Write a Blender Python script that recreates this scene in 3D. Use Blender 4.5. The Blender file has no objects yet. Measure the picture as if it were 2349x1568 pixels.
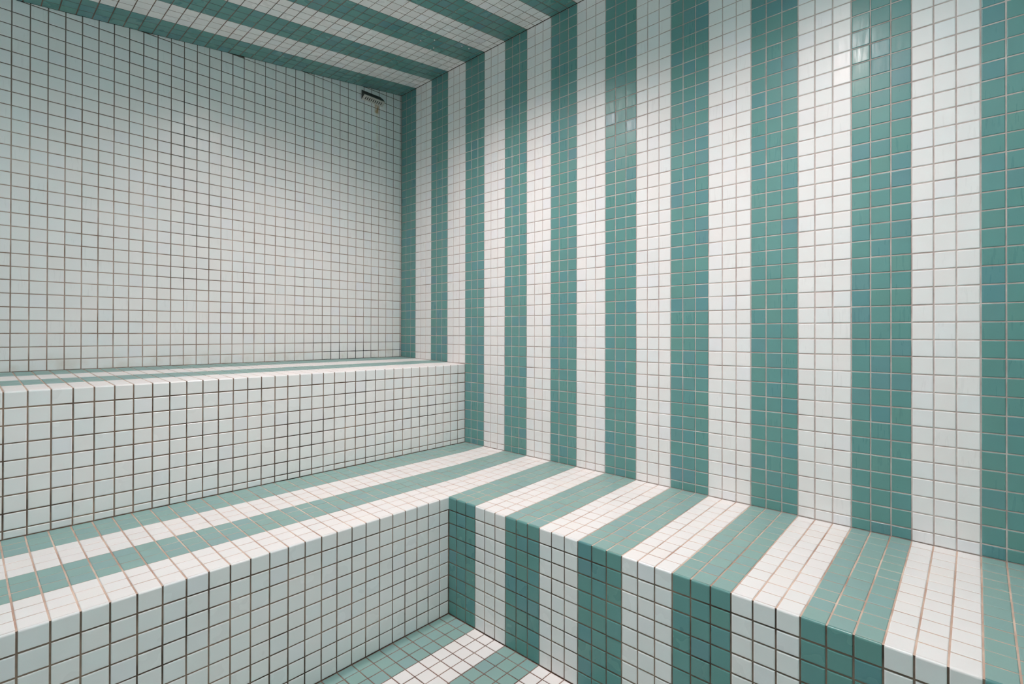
import bpy, math, random
from mathutils import Matrix, Vector
random.seed(7)
SC = bpy.context.scene
COL = SC.collection
P = 0.05                       # tile pitch in metres; all layout numbers below are in tiles
ZF = -21.72                    # floor level in tiles
def W(x, y, z): return Vector((x * P, y * P, (z - ZF) * P))

# ------------------------------------------------------------------ room layout
XL, YF = -60.0, -69.0
XW, YW = XL - 0.06, YF - 0.06   # faces of the two walls out of the picture          # left wall / front wall (behind the camera)
CE0, CES = 28.905, 0.1401      # sloped ceiling z = CE0 + CES*x
def ceil_z(x): return CE0 + CES * x
U0, US = -3.656, 0.0362        # upper bench top, falls gently to its front edge
def up_z(y): return U0 + US * y
L0, LS, LY = -12.576, 0.03225, 0.0027
def low_z(x, y): return L0 - LS * max(0.0, min(-x, -(y + 12.0))) + LY * (y + 12.0)
UG, UFACE = -11.93, -12.05     # upper bench: groove behind the bullnose, front face
AG, AFACE = -24.00, -24.11     # long leg of the lower bench
BG, BFACE = -12.13, -12.24     # leg along the striped wall
GAP, DEP, BEV = 0.070, 0.030, 0.016

# ------------------------------------------------------------------ materials
def new_mat(name):
    m = bpy.data.materials.new(name); m.use_nodes = True
    nt = m.node_tree; nt.nodes.clear()
    out = nt.nodes.new('ShaderNodeOutputMaterial'); b = nt.nodes.new('ShaderNodeBsdfPrincipled')
    nt.links.new(b.outputs[0], out.inputs[0])
    return m, nt, b
class NT:
    def __init__(s, nt): s.nt = nt
    def n(s, t, **k):
        o = s.nt.nodes.new(t)
        for a, v in k.items(): setattr(o, a, v)
        return o
    def l(s, a, b): s.nt.links.new(a, b)
    def ramp(s, fac, stops):
        r = s.n('ShaderNodeValToRGB'); e = r.color_ramp.elements
        while len(e) < len(stops): e.new(0.5)
        for i, (p, c) in enumerate(stops): e[i].position = p; e[i].color = (*c, 1) if len(c) == 3 else c
        s.l(fac, r.inputs[0]); return r.outputs[0]
    def noise(s, scale, detail=3, stretch=(1, 1, 1), rough=0.5):
        g = s.n('ShaderNodeNewGeometry'); mp = s.n('ShaderNodeMapping')
        mp.inputs['Scale'].default_value = stretch
        s.l(g.outputs['Position'], mp.inputs[0])
        t = s.n('ShaderNodeTexNoise'); t.inputs['Scale'].default_value = scale
        t.inputs['Detail'].default_value = detail; t.inputs['Roughness'].default_value = rough
        s.l(mp.outputs[0], t.inputs['Vector']); return t.outputs['Fac']
    def rng(s, v, a, b, c, d):
        m = s.n('ShaderNodeMapRange'); m.inputs[1].default_value = a; m.inputs[2].default_value = b
        m.inputs[3].default_value = c; m.inputs[4].default_value = d
        s.l(v, m.inputs[0]); return m.outputs[0]
    def mix(s, fac, a, b, mode='MIX'):
        m = s.n('ShaderNodeMix', data_type='RGBA', blend_type=mode)
        for i, v in ((0, fac), (6, a), (7, b)):
            if hasattr(v, 'node'): s.l(v, m.inputs[i])
            elif i == 0: m.inputs[0].default_value = v
            else: m.inputs[i].default_value = (*v, 1)
        return m.outputs[2]
    def math(s, op, a, b=0.0):
        m = s.n('ShaderNodeMath', operation=op)
        for i, v in ((0, a), (1, b)):
            if hasattr(v, 'node'): s.l(v, m.inputs[i])
            else: m.inputs[i].default_value = v
        return m.outputs[0]
    def box(s, x0, x1, z0, z1, soft=0.01):
        """soft rectangular mask in world x,z (metres)"""
        g = s.n('ShaderNodeNewGeometry'); sp = s.n('ShaderNodeSeparateXYZ'); s.l(g.outputs['Position'], sp.inputs[0])
        r = s.math('MULTIPLY', s.rng(sp.outputs[0], x0 - soft, x0 + soft, 0, 1), s.rng(sp.outputs[0], x1 - soft, x1 + soft, 1, 0))
        q = s.math('MULTIPLY', s.rng(sp.outputs[2], z0 - soft, z0 + soft, 0, 1), s.rng(sp.outputs[2], z1 - soft, z1 + soft, 1, 0))
        return s.math('MULTIPLY', r, q)

def tile_mat(name, stops, rough=(0.29, 0.42), streak=True, stain=None):
    m, nt, b = new_mat(name); t = NT(nt)
    g = t.n('ShaderNodeNewGeometry')
    col = t.ramp(g.outputs['Random Per Island'], stops)
    # faint cloudy wear in the glaze
    col = t.mix(0.5, col, t.ramp(t.noise(9, 2), [(0.3, (0.94, 0.94, 0.93)), (0.7, (1.0, 1.0, 1.0))]), 'MULTIPLY')
    # sparse scuffs
    col = t.mix(t.rng(t.noise(38, 2), 0.76, 0.82, 0, 0.04), col, (0.45, 0.42, 0.39))
    if stain: col = stain(t, col)
    t.l(col, b.inputs['Base Color'])
    st = t.noise(1.0, 2, (120, 120, 14), 0.5) if streak else t.noise(14, 2)
    r = t.rng(st, 0.3, 0.7, rough[0], rough[1])
    wn = t.n('ShaderNodeTexWhiteNoise', noise_dimensions='1D'); t.l(g.outputs['Random Per Island'], wn.inputs['W'])
    r = t.math('ADD', r, t.rng(wn.outputs['Value'], 0, 1, -0.06, 0.06))
    t.l(r, b.inputs['Roughness'])
    b.inputs['IOR'].default_value = 1.46
    return m
def grout_mat(name, lo, hi, scale=14, extra=None, sharp=(0.35, 0.65)):
    m, nt, b = new_mat(name); t = NT(nt)
    col = t.ramp(t.noise(scale, 4, rough=0.65), [(sharp[0], lo), (sharp[1], hi)])
    if extra: col = extra(t, col)
    t.l(col, b.inputs['Base Color']); b.inputs['Roughness'].default_value = 0.85
    return m
WHITE = [(0.0, (0.835, 0.855, 0.860)), (0.25, (0.875, 0.868, 0.855)), (0.6, (0.865, 0.865, 0.857)), (0.85, (0.885, 0.862, 0.845)), (1.0, (0.845, 0.852, 0.872))]
TEAL = [(0.0, (0.122, 0.300, 0.312)), (0.3, (0.130, 0.320, 0.292)), (0.6, (0.130, 0.315, 0.300)), (0.85, (0.138, 0.320, 0.285)), (1.0, (0.132, 0.295, 0.318))]
# tile colours for the seats and the floor: paler teal, warmer white, matt
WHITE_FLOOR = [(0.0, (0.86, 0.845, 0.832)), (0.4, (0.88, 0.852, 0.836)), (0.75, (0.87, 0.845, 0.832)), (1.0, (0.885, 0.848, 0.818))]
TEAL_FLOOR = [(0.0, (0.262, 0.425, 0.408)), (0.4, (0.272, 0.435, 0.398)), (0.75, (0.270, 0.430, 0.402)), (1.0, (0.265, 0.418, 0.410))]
def zt(z): return (z - ZF) * P
def rust(t, col):
    # rust run below the metal vent and a chalky run further along the wall
    n = t.noise(30, 4, (3, 3, 0.7))
    a = t.math('MULTIPLY', t.box(-3.75*P, -3.15*P, zt(25.6), zt(26.75), 0.006), t.rng(n, 0.3, 0.6, 0.25, 1.0))
    col = t.mix(a, col, (0.42, 0.22, 0.07))
    b2 = t.math('MULTIPLY', t.box(-3.55*P, -3.15*P, zt(21.5), zt(25.9), 0.012), t.rng(n, 0.35, 0.65, 0.0, 0.35))
    col = t.mix(b2, col, (0.55, 0.45, 0.22))
    c = t.math('MULTIPLY', t.box(-23.2*P, -21.2*P, zt(15.3), zt(18.2), 0.02), t.rng(t.noise(30, 3, (3, 3, 0.3)), 0.45, 0.65, 0.0, 0.6))
    col = t.mix(c, col, (0.90, 0.89, 0.87))
    # yellowed, limescaled bottom row
    d = t.math('MULTIPLY', t.box(-40*P, 0.2, zt(-4.6), zt(-2.6), 0.02), t.rng(t.noise(12, 4), 0.45, 0.7, 0.0, 0.35))
    return t.mix(d, col, (0.58, 0.47, 0.36))
M_WHITE = tile_mat('white_glazed_tile', WHITE)
M_WHITE_BACK = tile_mat('white_glazed_tile_stained', WHITE, stain=rust)
M_TEAL = tile_mat('teal_glazed_tile', TEAL)
M_WHITE_P = tile_mat('white_glazed_tile_plain', WHITE, (0.25, 0.32), False)
M_TEAL_P = tile_mat('teal_glazed_tile_plain', TEAL, (0.25, 0.32), False)
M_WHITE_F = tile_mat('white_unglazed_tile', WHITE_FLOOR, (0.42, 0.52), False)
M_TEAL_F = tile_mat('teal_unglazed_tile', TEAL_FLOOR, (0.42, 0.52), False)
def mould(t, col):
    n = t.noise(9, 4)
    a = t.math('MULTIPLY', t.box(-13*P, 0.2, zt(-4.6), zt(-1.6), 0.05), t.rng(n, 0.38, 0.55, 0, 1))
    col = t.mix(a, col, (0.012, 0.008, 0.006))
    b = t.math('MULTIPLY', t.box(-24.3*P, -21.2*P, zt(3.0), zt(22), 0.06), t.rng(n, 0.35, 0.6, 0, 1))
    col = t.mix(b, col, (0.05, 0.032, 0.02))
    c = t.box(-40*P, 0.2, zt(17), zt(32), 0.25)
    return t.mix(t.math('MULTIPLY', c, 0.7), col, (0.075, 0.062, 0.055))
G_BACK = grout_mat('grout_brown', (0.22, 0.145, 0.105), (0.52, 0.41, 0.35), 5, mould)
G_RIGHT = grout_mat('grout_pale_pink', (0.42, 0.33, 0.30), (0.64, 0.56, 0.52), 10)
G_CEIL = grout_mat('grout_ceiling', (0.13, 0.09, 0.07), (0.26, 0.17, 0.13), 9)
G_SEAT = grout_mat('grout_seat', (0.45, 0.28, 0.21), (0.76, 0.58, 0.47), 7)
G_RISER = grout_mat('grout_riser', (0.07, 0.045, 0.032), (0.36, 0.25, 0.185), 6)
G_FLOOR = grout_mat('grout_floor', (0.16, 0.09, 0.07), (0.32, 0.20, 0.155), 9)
def plain(name, c, rough, metal=0.0, noise=0.0):
    m, nt, b = new_mat(name); t = NT(nt)
    k = t.noise(60, 4)
    col = t.mix(t.rng(k, 0.35, 0.7, 0, noise), c, tuple(v * 0.5 for v in c))
    t.l(col, b.inputs['Base Color']); b.inputs['Roughness'].default_value = rough; b.inputs['Metallic'].default_value = metal
    return m
M_STEEL = plain('brushed_metal', (0.66, 0.63, 0.58), 0.45, 0.35, 0.35)
M_HOOD = plain('tarnished_metal', (0.075, 0.072, 0.064), 0.6, 0.2, 0.5)  # hood's shade put into the colour: darker copy of the vent metal
M_DARK = plain('dark_cavity', (0.01, 0.01, 0.01), 0.9)
M_TRIM = plain('white_enamel', (0.8, 0.8, 0.78), 0.4)
m, nt, b = new_mat('water'); b.inputs['Base Color'].default_value = (1, 1, 1, 1); b.inputs['Roughness'].default_value = 0.02
b.inputs['Transmission Weight'].default_value = 0.35; b.inputs['IOR'].default_value = 1.33; M_WATER = m
m = bpy.data.materials.new('lamp_lens'); m.use_nodes = True; nt = m.node_tree; nt.nodes.clear()
o = nt.nodes.new('ShaderNodeOutputMaterial'); e = nt.nodes.new('ShaderNodeEmission'); nt.links.new(e.outputs[0], o.inputs[0])
e.inputs[0].default_value = (1, 0.96, 0.9, 1); e.inputs[1].default_value = 6.0; M_LENS = m

# ------------------------------------------------------------------ mesh builder
class MB:
    def __init__(s): s.v = []; s.f = []; s.mi = []; s.mats = []
    def m(s, mat):
        if mat not in s.mats: s.mats.append(mat)
        return s.mats.index(mat)
    def add(s, vs, fs, mat):
        k = len(s.v); s.v += [tuple(p) for p in vs]; i = s.m(mat)
        for f in fs: s.f.append([k + j for j in f]); s.mi.append(i)
    def box(s, a, b, mat):
        (x0, y0, z0), (x1, y1, z1) = a, b
        vs = [(x0,y0,z0),(x1,y0,z0),(x1,y1,z0),(x0,y1,z0),(x0,y0,z1),(x1,y0,z1),(x1,y1,z1),(x0,y1,z1)]
        s.add(vs, [(0,3,2,1),(4,5,6,7),(0,1,5,4),(1,2,6,5),(2,3,7,6),(3,0,4,7)], mat)
    def build(s, name, parent=None, smooth=False):
        me = bpy.data.meshes.new(name)
        off = parent.location if parent else Vector((0, 0, 0))
        me.from_pydata([(p[0]-off[0], p[1]-off[1], p[2]-off[2]) for p in s.v], [], s.f)
        for mt in s.mats: me.materials.append(mt)
        me.polygons.foreach_set('material_index', s.mi)
        if smooth: me.polygons.foreach_set('use_smooth', [True] * len(s.f))
        me.update()
        ob = bpy.data.objects.new(name, me); COL.objects.link(ob)
        if parent: ob.parent = parent
        return ob
def tag(o, label=None, cat=None, group=None, kind=None):
    for k, v in (('label', label), ('category', cat), ('group', group), ('kind', kind)):
        if v: o[k] = v
    return o
def clip(poly, a, b, c):
    """keep the part of a 2D polygon with a*u+b*v+c >= 0"""
    out = []; n = len(poly)
    for i in range(n):
        p, q = poly[i], poly[(i + 1) % n]
        dp, dq = a*p[0]+b*p[1]+c, a*q[0]+b*q[1]+c
        if dp >= 0: out.append(p)
        if (dp >= 0) != (dq >= 0):
            k = dp / (dp - dq); out.append((p[0]+(q[0]-p[0])*k, p[1]+(q[1]-p[1])*k))
    return out
def inset(poly, d):
    n = len(poly); L = []
    for i in range(n):
        p, q = poly[i], poly[(i + 1) % n]
        ex, ey = q[0]-p[0], q[1]-p[1]; l = math.hypot(ex, ey)
        if l < 1e-6: return None
        nx, ny = -ey/l, ex/l
        L.append((nx, ny, nx*p[0]+ny*p[1]+d))
    out = []
    for i in range(n):
        a, b_ = L[i-1], L[i]
        det = a[0]*b_[1]-a[1]*b_[0]
        if abs(det) < 1e-6: return None
        out.append(((a[2]*b_[1]-a[1]*b_[2])/det, (a[0]*b_[2]-a[2]*b_[0])/det))
    for i in range(n):                                   # collapsed?
        p, q = poly[i], poly[(i+1) % n]; p2, q2 = out[i], out[(i+1) % n]
        if (q[0]-p[0])*(q2[0]-p2[0])+(q[1]-p[1])*(q2[1]-p2[1]) <= 0: return None
    return out
def clean(poly):
    r = []
    for p in poly:
        if not r or math.hypot(p[0]-r[-1][0], p[1]-r[-1][1]) > 0.01: r.append(p)
    if len(r) > 1 and math.hypot(r[0][0]-r[-1][0], r[0][1]-r[-1][1]) <= 0.01: r.pop()
    return r
def add_tile(mb, poly, M, mat, lip=0.006, tilt=0.004):
    """poly: CCW 2D polygon (tile units) in the surface's own frame; M(u, v, h) -> world, h = height over the face"""
    poly = clean(poly)
    if len(poly) < 3: return
    g = GAP * random.uniform(0.86, 1.10)
    a = inset(poly, g / 2)
    while not a and len(poly) > 3:                       # a clipped corner too short to inset: weld it and retry
        n = len(poly); i = min(range(n), key=lambda k: math.hypot(poly[k][0]-poly[(k+1) % n][0], poly[k][1]-poly[(k+1) % n][1]))
        p, q = poly[i], poly[(i+1) % n]; m_ = ((p[0]+q[0])/2, (p[1]+q[1])/2)
        poly = [m_ if k == i else poly[k] for k in range(n) if k != (i+1) % n]
        a = inset(poly, g / 2)
    if not a: return
    for kb in (1.0, 0.55, 0.3, 0.12):
        b_ = inset(a, BEV * kb); c_ = inset(a, BEV * 2.4 * kb)
        if b_ and c_: break
    if not b_ or not c_: return
    uc = sum(p[0] for p in a)/len(a); vc = sum(p[1] for p in a)/len(a)
    tu, tv, h0 = random.gauss(0, tilt), random.gauss(0, tilt), random.gauss(0, lip*0.6)
    H = lambda p: h0 + tu*(p[0]-uc) + tv*(p[1]-vc)
    n = len(a); vs = []
    vs += [M(p[0], p[1], -DEP - 0.01) for p in a]
    vs += [M(p[0], p[1], H(p) - BEV*1.2) for p in a]
    vs += [M(p[0], p[1], H(p) - BEV*0.35) for p in b_]
    vs += [M(p[0], p[1], H(p)) for p in c_]
    fs = []
    for r in range(3):
        for i in range(n):
            j = (i+1) % n; fs.append((r*n+i, r*n+j, (r+1)*n+j, (r+1)*n+i))
    fs.append(tuple(range(3*n, 4*n)))
    mb.add(vs, fs, mat)
def joints(start, step, end, jit=0.012):
    """joint positions from start going by step until past end, with a little hand-laid wander"""
    r = []; x = start; k = 0
    while (x - end) * (1 if step > 0 else -1) < 0:
        r.append(x + (random.gauss(0, jit) if k else 0)); x += step; k += 1
    r.append(end); return r
def stripe_p(y): return M_TEAL_P if stripe(y) is M_TEAL else M_WHITE_P
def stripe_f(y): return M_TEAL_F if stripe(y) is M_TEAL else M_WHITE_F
def stripe(y): return M_TEAL if int(math.floor(-y / 3.0 + 1e-6)) % 2 == 0 else M_WHITE

# ------------------------------------------------------------------ setting: walls, ceiling, floor
TOP = CE0 + 2.5
# back wall, plain white, plane y = 0, seen from -y
mb = MB()
xs = [0.0] + [-(0.15 + n) for n in range(0, 60)] + [XL]
xs = [x if i in (0, len(xs)-1) else x + random.gauss(0, 0.010) for i, x in enumerate(xs)]
zs = [(23.21 - t) + random.gauss(0, 0.008) for t in range(-8, 29)]
for i in range(len(xs)-1):
    for k in range(len(zs)-1):
        q = [(xs[i+1], zs[k+1]), (xs[i], zs[k+1]), (xs[i], zs[k]), (xs[i+1], zs[k])]
        if q[0][0] == q[1][0]: continue
        q = clip(q, CES, -1, CE0 + 0.05)
        if len(q) < 3: continue
        q = clip(q, 0, 1, -U0)
        if len(q) < 3: continue
        add_tile(mb, q, lambda u, v, h: W(u, -h, v), M_WHITE_BACK)
D = DEP
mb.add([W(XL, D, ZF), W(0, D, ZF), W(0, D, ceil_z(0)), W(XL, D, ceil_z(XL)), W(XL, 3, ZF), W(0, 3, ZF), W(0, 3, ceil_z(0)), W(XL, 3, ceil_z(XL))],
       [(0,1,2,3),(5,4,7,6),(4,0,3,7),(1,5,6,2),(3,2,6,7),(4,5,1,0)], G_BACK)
wall_back = tag(mb.build('wall_back'), 'plain white square tiled wall with dark grout behind the upper bench', 'wall', kind='structure')

# right wall, vertical stripes, plane x = 0, seen from -x
mb = MB()
ys = [0.0] + [-float(n) + (0 if n % 3 == 0 else random.gauss(0, 0.010)) for n in range(1, 69)] + [YF]
zs = [(28 - s) + random.gauss(0, 0.008) for s in range(-2, 52)]
for i in range(len(ys)-1):
    ym = (ys[i] + ys[i+1]) / 2
    for k in range(len(zs)-1):
        # frame (u = -y, v = z): u runs to the right as seen from the room
        q = [(-ys[i], zs[k+1]), (-ys[i+1], zs[k+1]), (-ys[i+1], zs[k]), (-ys[i], zs[k])]
        q = clip(q, 0, -1, CE0)
        if len(q) < 3: continue
        if ym > -12: q = clip(q, US, 1, -U0)
        else: q = clip(q, 0, 1, -low_z(0, ym))
        if len(q) < 3: continue
        add_tile(mb, q, lambda u, v, h: W(-h, -u, v), stripe(ym))
mb.add([W(D, 3, ZF), W(D, YF-3, ZF), W(D, YF-3, CE0), W(D, 3, CE0), W(3, 3, ZF), W(3, YF-3, ZF), W(3, YF-3, CE0), W(3, 3, CE0)],
       [(0,3,2,1),(4,5,6,7),(0,1,5,4),(2,3,7,6),(1,2,6,5),(3,0,4,7)], G_RIGHT)
wall_right = tag(mb.build('wall_right'), 'wall of teal and white vertical tile stripes along the right side', 'wall', kind='structure')

# left and front walls (out of the picture, they close the room)
mb = MB()
for i in range(69):
    for k in range(45):
        y0, y1 = -i, max(-i-1, YF); z0, z1 = ZF+k, ZF+k+1
        q = clip([(y1, z0), (y1, z1), (y0, z1), (y0, z0)], 0, -1, ceil_z(XL))
        q = q[::-1]
        if len(q) >= 3: add_tile(mb, [(u, v) for u, v in q], lambda u, v, h: W(XW+h, u, v), stripe((y0+y1)/2))
mb.box(W(XL-3, YF-3, ZF), W(XW-D, 3, ceil_z(XL)), G_RIGHT)
wall_left = tag(mb.build('wall_left'), 'teal and white striped side wall opposite the right wall', 'wall', kind='structure')
mb = MB()
for i in range(60):
    for k in range(52):
        x0, x1 = -i, -i-1; z0, z1 = ZF+k, ZF+k+1
        q = clip([(x1, z0), (x0, z0), (x0, z1), (x1, z1)], CES, -1, CE0)[::-1]
        if len(q) >= 3: add_tile(mb, q[::-1] if False else q, lambda u, v, h: W(u, YW+h, v), M_TEAL)
mb.add([W(XL, YW-D, ZF), W(0, YW-D, ZF), W(0, YW-D, CE0), W(XL, YW-D, ceil_z(XL)), W(XL, YF-3, ZF), W(0, YF-3, ZF), W(0, YF-3, CE0), W(XL, YF-3, ceil_z(XL))],
       [(3,2,1,0),(4,5,6,7),(7,3,0,4),(2,6,5,1),(7,6,2,3),(0,1,5,4)], G_RIGHT)
wall_front = tag(mb.build('wall_front'), 'plain teal tiled wall behind the viewer', 'wall', kind='structure')

# sloped ceiling, stripes run on from the wall stripes
mb = MB()
nl = math.sqrt(1 + CES*CES)
xs = [0.0] + [-(0.57 + n) + random.gauss(0, 0.010) for n in range(0, 60)]; xs = [x for x in xs if x > XL+.2] + [XL]
ys = [0.0] + [-float(n) + (0 if n % 3 == 0 else random.gauss(0, 0.010)) for n in range(1, 69)] + [YF]
lamps = [(-16.3, -21.7), (-17.8, -45.2)]
def MC(u, v, h): return W(u + CES*h/nl, v, ceil_z(u) - h/nl)
for i in range(len(xs)-1):
    for k in range(len(ys)-1):
        q = [(xs[i+1], ys[k]), (xs[i], ys[k]), (xs[i], ys[k+1]), (xs[i+1], ys[k+1])]
        xm, ym = (xs[i]+xs[i+1])/2, (ys[k]+ys[k+1])/2
        add_tile(mb, q[::-1], MC, stripe_p(ym))
a = [(XL, 0), (0, 0), (0, YF), (XL, YF)]
mb.add([W(x, y, ceil_z(x) + D) for x, y in a] + [W(x, y, ceil_z(x) + 3) for x, y in a],
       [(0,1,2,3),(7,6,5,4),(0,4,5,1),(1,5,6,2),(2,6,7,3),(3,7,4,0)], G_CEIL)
ceiling = tag(mb.build('ceiling'), 'sloping ceiling of teal and white striped tiles', 'ceiling', kind='structure')

# floor
mb = MB()
xs = joints(-12.10, -1.0, XL, 0.008); ys = [AFACE] + [-float(n) + random.gauss(0, 0.006) for n in range(25, 69)] + [YF]
xs[0] = BFACE
for i in range(len(xs)-1):
    for k in range(len(ys)-1):
        q = [(xs[i+1], ys[k+1]), (xs[i], ys[k+1]), (xs[i], ys[k]), (xs[i+1], ys[k])]
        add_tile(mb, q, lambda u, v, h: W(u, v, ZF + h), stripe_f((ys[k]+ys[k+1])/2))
mb.box(W(XL, YF, ZF-2), W(BFACE+0.5, AFACE+0.5, ZF-D), G_FLOOR)
mb.box(W(XL, AFACE+0.5, ZF-2), W(0, 0, ZF-0.06), G_FLOOR)
mb.box(W(BFACE+0.5, YF, ZF-2), W(0, AFACE+0.5, ZF-0.06), G_FLOOR)
floor = tag(mb.build('floor'), 'floor of teal and white striped tiles below the lower bench', 'floor', kind='structure')

# ------------------------------------------------------------------ benches
def bullnose(mb, u0, u1, face, groove, top, drop, O, mat):
    """one rounded edge tile; O(u, out, z): u along the edge, out = distance towards the room"""
    g = GAP * 0.5; r = face - groove
    prof = [(groove + 0.03, -0.05), (groove + 0.035, -0.012)]
    R = min(0.10, r - 0.005)
    prof += [(face - R + R*math.sin(t), -R + R*math.cos(t)) for t in [math.pi/2*k/6 for k in range(7)]]
    prof += [(face, -drop + 0.062), (face - 0.014, -drop + 0.050), (face - 0.05, -drop + 0.047)]
    dz, dt = random.gauss(0, 0.004), random.gauss(0, 0.003)
    def ring(u, sh):
        vs = []
        for i, (o, z) in enumerate(prof):
            oo, zz = o, z
            if sh and 1 <= i <= len(prof)-2:                      # pulled in at the ends: a small rounded arris
                cx, cz = face - 0.2, -0.2
                if z > -R - 1e-6 and o <= face - R + 1e-6: zz = z - sh
                elif z > -R: a = math.atan2(z + R, o - face + R); oo = o - sh*math.cos(a); zz = z - sh*math.sin(a)
                else: oo = o - sh
            vs.append(O(u, oo + dt, top(u) + zz + dz))
        return vs
    a, b_ = (u0 + g, u1 - g)
    us = [(a, 0.05), (a, 0.014), (a + 0.014, 0.004), (a + 0.035, 0), (b_ - 0.035, 0), (b_ - 0.014, 0.004), (b_, 0.014), (b_, 0.05)]
    vs = []; n = len(prof)
    for u, sh in us: vs += ring(u, sh)
    fs = []
    for i in range(len(us)-1):
        for k in range(n-1): fs.append((i*n+k, i*n+k+1, (i+1)*n+k+1, (i+1)*n+k))
    mb.add(vs, fs, mat)

def empty_at(name, x, y, z):
    o = bpy.data.objects.new(name, None); COL.objects.link(o); o.location = W(x, y, z); o.empty_display_size = 0.1
    return o

GAP = 0.076
# --- upper bench
ub = empty_at('upper_bench', XL/2, -6, ZF)
tag(ub, 'higher built-in bench of white tiles with two thin teal stripes, along the plain white wall', 'bench')
mb = MB(); d = DEP; dr = 0.042
fy = UFACE + dr; zt1 = up_z(fy) - d
mb.add([W(XL, 0, ZF), W(0, 0, ZF), W(0, fy, ZF), W(XL, fy, ZF), W(XL, 0, U0-d), W(0, 0, U0-d), W(0, fy, zt1), W(XL, fy, zt1)],
       [(0,1,2,3),(4,7,6,5),(1,0,4,5),(0,3,7,4),(2,1,5,6)], G_SEAT)
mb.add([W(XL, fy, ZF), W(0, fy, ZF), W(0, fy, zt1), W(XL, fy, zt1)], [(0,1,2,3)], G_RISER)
mb.build('base', ub)
uxs = [0.0] + [-float(n) + random.gauss(0, 0.010) for n in range(1, 60)] + [XL]
mb = MB(); ys = [0.0] + [-float(n) for n in range(1, 12)] + [UG]
for i in range(len(uxs)-1):
    for k in range(len(ys)-1):
        q = [(uxs[i+1], ys[k+1]), (uxs[i], ys[k+1]), (uxs[i], ys[k]), (uxs[i+1], ys[k])]
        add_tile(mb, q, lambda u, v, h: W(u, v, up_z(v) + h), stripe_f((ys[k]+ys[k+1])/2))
mb.build('seat', ub)
mb = MB(); UD = 0.97
for i in range(len(uxs)-1):
    bullnose(mb, uxs[i+1], uxs[i], -UFACE, -UG, lambda u: up_z(UFACE), UD, lambda u, o, z: W(u, -o, z), M_WHITE_P)
tag(mb.build('bullnose_edge', ub), 'row of rounded white edge tiles')
mb = MB(); top = up_z(UFACE) - UD; DEP, BEV = 0.042, 0.021
zs = [top - k*1.005 + (random.gauss(0, .01) if k else 0) for k in range(8)] + [-99]
for i in range(len(uxs)-1):
    for k in range(len(zs)-1):
        bot = low_z(-1e3, UFACE) if i > 0 else low_z(0, UFACE)
        q = [(uxs[i+1], max(zs[k+1], bot)), (uxs[i], max(zs[k+1], bot)), (uxs[i], zs[k]), (uxs[i+1], zs[k])]
        add_tile(mb, q, lambda u, v, h: W(u, UFACE - h, v), M_WHITE_P)
mb.build('front_riser', ub); DEP, BEV = 0.030, 0.016

# --- lower L-shaped bench
lb = empty_at('lower_bench', -14, -20, ZF)
tag(lb, 'lower L-shaped built-in tiled bench with teal and white striped seat, below the upper bench', 'bench')
mb = MB()
ay, bx = AFACE + dr, BFACE + dr
top_pts = {'a': (0, UFACE), 'b': (XL, UFACE), 'c': (XL, ay), 'e': (bx, ay), 'f': (bx, YF), 'g': (0, YF)}
T = {k: W(x, y, low_z(x, y) - d) for k, (x, y) in top_pts.items()}
B = {k: W(x, y, ZF) for k, (x, y) in top_pts.items()}
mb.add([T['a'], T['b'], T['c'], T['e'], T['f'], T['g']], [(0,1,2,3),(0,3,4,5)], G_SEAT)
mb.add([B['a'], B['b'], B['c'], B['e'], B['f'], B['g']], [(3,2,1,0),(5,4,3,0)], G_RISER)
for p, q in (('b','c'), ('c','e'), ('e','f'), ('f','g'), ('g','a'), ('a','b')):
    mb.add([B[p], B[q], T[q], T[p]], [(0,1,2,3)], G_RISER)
mb.build('base', lb)
lx_near = [0.0, -0.83] + [-0.83 - 1.0245*k + random.gauss(0, 0.008) for k in range(1, 11)] + [-12.10]
lx = lx_near + [-12.10 - k + random.gauss(0, 0.010) for k in range(1, 48)]; lx = [x for x in lx if x > XL + 0.1] + [XL]
lxa = list(lx)
mb = MB()
ML = lambda u, v, h: W(u, v, low_z(u, v) + h)
ys = [UFACE] + [-float(n) + (0 if n % 3 == 0 else random.gauss(0, .006)) for n in range(13, 24)] + [AG]
for i in range(len(lx)-1):
    for k in range(len(ys)-1):
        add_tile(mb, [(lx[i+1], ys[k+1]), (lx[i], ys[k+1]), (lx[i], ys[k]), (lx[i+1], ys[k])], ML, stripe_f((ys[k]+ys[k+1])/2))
ys = [-24.0] + [-float(n) + (0 if n % 3 == 0 else random.gauss(0, .006)) for n in range(25, 69)] + [YF]
byj = list(ys)
for i in range(len(lx_near)-1):
    for k in range(len(ys)-1):
        x1 = lx_near[i+1] if i < len(lx_near)-2 else BG
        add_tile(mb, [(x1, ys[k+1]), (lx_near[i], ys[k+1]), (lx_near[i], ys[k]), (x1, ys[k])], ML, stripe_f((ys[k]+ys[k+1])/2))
mb.build('seat', lb)
LD = 0.95
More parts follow.
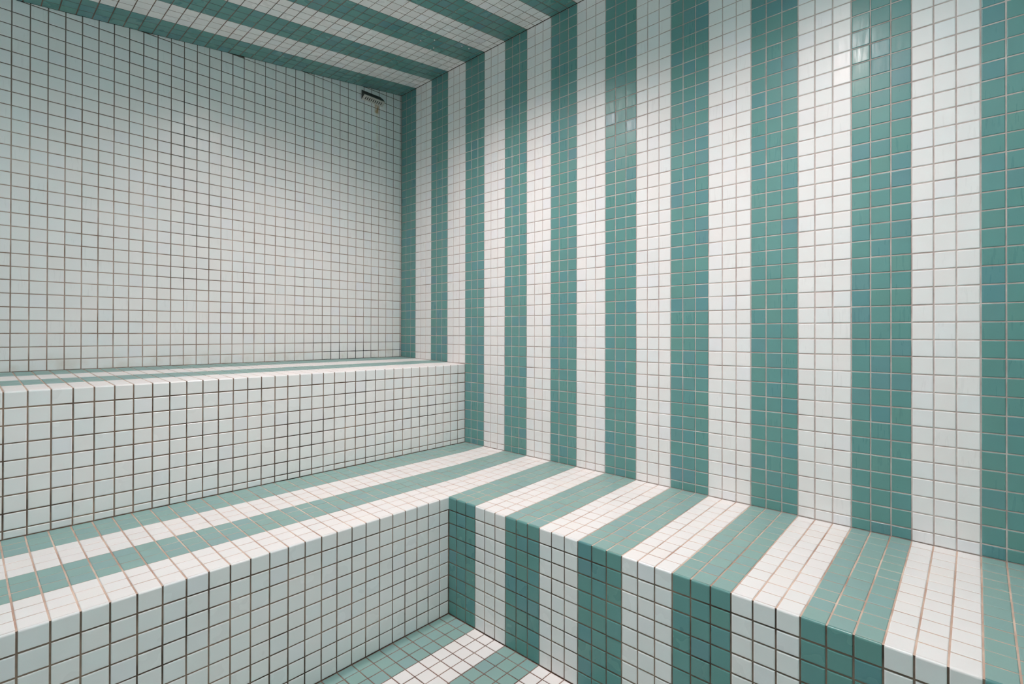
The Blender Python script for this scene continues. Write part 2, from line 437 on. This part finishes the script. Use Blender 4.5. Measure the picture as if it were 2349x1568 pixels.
# long leg: white edge tiles and white riser
ej = [BFACE] + [x for x in lx if x < -12.5]
mb = MB()
for i in range(len(ej)-1):
    bullnose(mb, ej[i+1], ej[i] if i else BG, -AFACE, -AG, lambda u: low_z(u, AFACE), LD, lambda u, o, z: W(u, -o, z), M_WHITE_P)
tag(mb.build('bullnose_edge', lb), 'row of rounded white edge tiles on the long leg')
mb = MB()
zb = low_z(-20, AFACE) - LD; DEP, BEV = 0.042, 0.021
PR = (zb - ZF) / 8.0 * 1.004
zs = [zb - k*PR + (random.gauss(0, .008) if k else 0) for k in range(8)] + [ZF]
for i in range(len(ej)-1):
    for k in range(len(zs)-1):
        add_tile(mb, [(ej[i+1], zs[k+1]), (ej[i], zs[k+1]), (ej[i], zs[k]), (ej[i+1], zs[k])], lambda u, v, h: W(u, AFACE - h, v), M_WHITE_P)
tag(mb.build('front_riser', lb), 'plain white riser of the long leg')
# short leg along the striped wall: striped edge tiles and riser (u = -y)
fj = [-AFACE] + [-y for y in byj[1:]]
mb = MB()
for i in range(len(fj)-1):
    bullnose(mb, fj[i] if i else -AG, fj[i+1], -BFACE, -BG, lambda u: low_z(BFACE, -u), LD, lambda u, o, z: W(-o, -u, z), stripe_p(-(fj[i]+fj[i+1])/2))
for k in range(len(mb.f)): mb.f[k] = mb.f[k][::-1]
tag(mb.build('bullnose_edge', lb), 'row of rounded teal and white edge tiles on the short leg')
mb = MB()
for i in range(len(fj)-1):
    for k in range(len(zs)-1):
        t0 = zs[k] if k else low_z(BFACE, -fj[i]) - LD
        add_tile(mb, [(fj[i], zs[k+1]), (fj[i+1], zs[k+1]), (fj[i+1], t0), (fj[i], t0)], lambda u, v, h: W(BFACE - h, -u, v), stripe_p(-(fj[i]+fj[i+1])/2))
tag(mb.build('front_riser', lb), 'teal and white striped riser of the short leg')

# ------------------------------------------------------------------ small metal vent high on the white wall
vx0, vx1, vz0, vz1, vap, vdp = -5.50, -2.75, 26.62, 27.72, 26.98, 0.62
av = empty_at('air_vent', (vx0+vx1)/2, 0, vz0)
tag(av, 'small metal vent with a slotted lower face, high on the plain white wall', 'vent')
mb = MB(); t = 0.05
def PV(x, o, z): return W(x, -o, z)
# hood: back plate, sloping top face and two end cheeks (right end cut off at the upper corner)
cx, kc = vx1 - 0.26, 0.42
zc_ = vz1 + (vap - vz1)*kc
hood = [PV(vx0, 0, vz1), PV(cx, 0, vz1), PV(vx1, vdp*kc, zc_), PV(vx1, vdp, vap), PV(vx0, vdp, vap),
        PV(vx0, 0, vz0), PV(vx1, 0, vz0), PV(vx1, 0, zc_)]
mb.add(hood, [(4,3,2,1,0), (1,2,7), (0,5,4), (6,7,2,3), (0,1,7,6,5)], M_HOOD)
mb.add([PV(vx0, vdp+.03, vap-.02), PV(vx1, vdp+.03, vap-.02), PV(vx1, vdp-.05, vap+.10), PV(vx0, vdp-.05, vap+.10), PV(vx0, vdp-.02, vap-.05), PV(vx1, vdp-.02, vap-.05)],
       [(0,1,2,3), (4,5,1,0)], M_STEEL)
mb.build('hood', av)
# slotted face: nine real slots between the bars
mb = MB(); ns = 9; L = vx1 - vx0
def PG(x, s, dpt=0.0):                                           # s: 0 at the lip, 1 at the wall
    o = vdp*(1-s); z = vap + (vz0 - vap)*s
    nrm = Vector((0, -(vap-vz0), -vdp)).normalized()
    v = W(x, -o, z); return v + nrm * (dpt * P)
def bar(xa, xb, sa, sb):
    vs = [PG(xa, sa, .03), PG(xb, sa, .03), PG(xb, sb, .03), PG(xa, sb, .03), PG(xa, sa, -.02), PG(xb, sa, -.02), PG(xb, sb, -.02), PG(xa, sb, -.02)]
    mb.add(vs, [(0,1,2,3),(7,6,5,4),(0,4,5,1),(1,5,6,2),(2,6,7,3),(3,7,4,0)], M_STEEL)
s0, s1 = 0.22, 0.78
bar(vx0, vx1, 0.0, s0); bar(vx0, vx1, s1, 1.0)
e0 = 0.22; pitch = (L - 2*e0) / ns; sw = pitch*0.46
x = vx0
for k in range(ns):
    c = vx0 + e0 + pitch*(k+0.5)
    bar(x, c - sw/2, s0, s1); x = c + sw/2
bar(x, vx1, s0, s1)
tag(mb.build('grille', av), 'light metal grille with nine slots')
mb = MB()
mb.add([PG(vx0+.06, .1, -.05), PG(vx1-.06, .1, -.05), PG(vx1-.06, .9, -.05), PG(vx0+.06, .9, -.05)], [(0,1,2,3)], M_DARK)
mb.build('cavity', av)  # flat black sheet, stands in for the shade behind the slots

# ------------------------------------------------------------------ recessed ceiling lamps just beyond the top of the picture
def disc_ring(mb, c, ax, ay_, nrm, prof, mat, seg=32):
    n = len(prof); vs = []
    for k in range(seg):
        a = 2*math.pi*k/seg
        for r, h in prof: vs.append(c + (ax*math.cos(a) + ay_*math.sin(a))*(r*P) + nrm*(h*P))
    fs = [(k*n+i, k*n+i+1, ((k+1) % seg)*n+i+1, ((k+1) % seg)*n+i) for k in range(seg) for i in range(n-1)]
    mb.add(vs, fs, mat)
LAMP_W = 26.0
for i, (lxp, lyp) in enumerate(lamps):
    zc = ceil_z(lxp)
    cl = empty_at('ceiling_light', lxp, lyp, zc)
    tag(cl, ['round recessed lamp in the striped ceiling between the short bench leg and the back wall', 'round recessed lamp in the striped ceiling nearest the short bench leg'][i], 'lamp', group='recessed ceiling lamps')
    nrm = Vector((CES, 0, -1)).normalized(); ax = Vector((1, 0, CES)).normalized(); ay_ = Vector((0, 1, 0)); c = W(lxp, lyp, zc)
    mb = MB(); disc_ring(mb, c, ax, ay_, nrm, [(1.35, 0.02), (1.30, 0.22), (1.0, 0.28), (0.92, 0.2), (0.9, 0.04)], M_TRIM); mb.build('trim_ring', cl, True)
    mb = MB(); seg = 32
    mb.add([c + (ax*math.cos(2*math.pi*k/seg) + ay_*math.sin(2*math.pi*k/seg))*(0.92*P) + nrm*(0.05*P) for k in range(seg)], [tuple(range(seg))], M_LENS)
    mb.build('lens', cl)
    ld = bpy.data.lights.new('bulb', 'SPOT'); ld.energy = LAMP_W; ld.color = (1.0, 0.85, 0.845)
    ld.spot_size = math.radians(162); ld.spot_blend = 1.0; ld.shadow_soft_size = 0.045
    lo = bpy.data.objects.new('bulb', ld); COL.objects.link(lo); lo.parent = cl
    lo.location = nrm * (0.42*P)

# two added fill lights in unseen half-bowls, brightening the ceiling and upper walls
FILL_W = 34.0
for i, (px, py, pz, dx, dy) in enumerate([(XW, -33.0, 11.0, 1, 0), (-30.0, YW, 14.0, 0, 1)]):
    wl = empty_at('wall_lamp', px, py, pz)
    tag(wl, ['white half-bowl uplighter on the striped side wall', 'white half-bowl uplighter on the plain teal wall'][i], 'lamp', group='wall uplighters')
    mb = MB(); seg, rings = 20, 6; vs = []; fs = []
    for sgn, R in ((1, 1.8), (1, 1.7)):
        for r_ in range(rings + 1):
            a = math.pi/2*r_/rings
            for k in range(seg + 1):
                b2 = math.pi*k/seg - math.pi/2
                o, t2, z = R*math.cos(a)*math.cos(b2), R*math.cos(a)*math.sin(b2), -R*math.sin(a)*1.1
                vs.append(W(px + dx*(o+.05) + dy*t2, py + dy*(o+.05) - dx*t2, pz + z))
    n1 = (rings+1)*(seg+1)
    for q in range(2):
        for r_ in range(rings):
            for k in range(seg):
                f4 = [q*n1+r_*(seg+1)+k, q*n1+r_*(seg+1)+k+1, q*n1+(r_+1)*(seg+1)+k+1, q*n1+(r_+1)*(seg+1)+k]
                fs.append(f4[::-1] if q else f4)
    for k in range(seg): fs.append([k, k+1, n1+k+1, n1+k][::-1])
    mb.add(vs, fs, M_TRIM); mb.build('bowl', wl)
    ld = bpy.data.lights.new('bulb', 'SPOT'); ld.energy = FILL_W; ld.color = (0.95, 0.92, 1.0)
    ld.spot_size = math.radians(160); ld.spot_blend = 0.6; ld.shadow_soft_size = 0.03
    lo = bpy.data.objects.new('bulb', ld); COL.objects.link(lo); lo.parent = wl
    lo.location = Vector((dx*0.8*P, dy*0.8*P, -0.2*P)); lo.rotation_euler = (math.pi, 0, 0)

# ------------------------------------------------------------------ condensation on the ceiling
drops = [(-6.79,-13.11),(-5.8,-13.99),(-6.77,-12.02),(-4.85,-12.65),(-4.84,-12.16),(-2.85,-14.67),(-1.93,-14.71),(-3.87,-11.11),(-3.88,-11.57),(-1.94,-11.68),(-2.9,-16.18),(-1.96,-16.2)]
dm = None
for dx, dy in drops:
    if dm is None:
        mb = MB(); vs = []; fs = []; R = 0.085; rings = 6; seg = 12
        for r in range(rings+1):
            a = math.pi*r/rings
            for k in range(seg):
                t2 = 2*math.pi*k/seg
                zz = R*math.cos(a)*(0.55 if a < math.pi/2 else 1.0)
                vs.append((R*math.sin(a)*math.cos(t2)*P, R*math.sin(a)*math.sin(t2)*P, zz*P))
        for r in range(rings):
            for k in range(seg): fs.append((r*seg+k, (r+1)*seg+k, (r+1)*seg+(k+1) % seg, r*seg+(k+1) % seg))
        mb.add(vs, fs, M_WATER); o = mb.build('water_droplet', None, True); dm = o
    else:
        o = dm.copy(); COL.objects.link(o)
    o.location = W(dx, dy, ceil_z(dx) - 0.035)
    tag(o, 'tiny pale water droplet hanging from the striped ceiling near the far corner', 'droplet', group='condensation droplets on the ceiling')

# ------------------------------------------------------------------ camera
cam = bpy.data.cameras.new('camera'); co = bpy.data.objects.new('camera', cam); COL.objects.link(co)
f, yaw, pitch_, roll = 1161.019, 0.8471631, 0.0035558, 0.0019991
C = W(-36.8293, -53.7826, -0.6456)
fw = Vector((math.sin(yaw)*math.cos(pitch_), math.cos(yaw)*math.cos(pitch_), math.sin(pitch_)))
r = Vector((math.cos(yaw), -math.sin(yaw), 0)); u = r.cross(fw)
r2 = r*math.cos(roll) + u*math.sin(roll); u2 = -r*math.sin(roll) + u*math.cos(roll)
mw = Matrix((r2, u2, -fw)).transposed().to_4x4(); mw.translation = C
co.matrix_world = mw
cam.sensor_fit = 'HORIZONTAL'; cam.sensor_width = 36.0; cam.lens = 36.0 * f / 2349.0
cam.shift_x = -37.51/2349.0; cam.shift_y = -25.43/2349.0
cam.clip_start = 0.02
SC.camera = co

# ------------------------------------------------------------------ world and view
w = bpy.data.worlds.new('world'); SC.world = w; w.use_nodes = True
w.node_tree.nodes['Background'].inputs[0].default_value = (0, 0, 0, 1)
vs = SC.view_settings
SC.display_settings.display_device = 'sRGB'
vs.view_transform = 'Standard'; vs.look = 'None'; vs.gamma = 1.0; vs.use_curve_mapping = False
vs.exposure = 1.43
SC.cycles.max_bounces = 7; SC.cycles.diffuse_bounces = 6; SC.cycles.glossy_bounces = 3; SC.cycles.transmission_bounces = 3
SC.cycles.adaptive_threshold = 0.06
SC.cycles.sample_clamp_indirect = 10.0
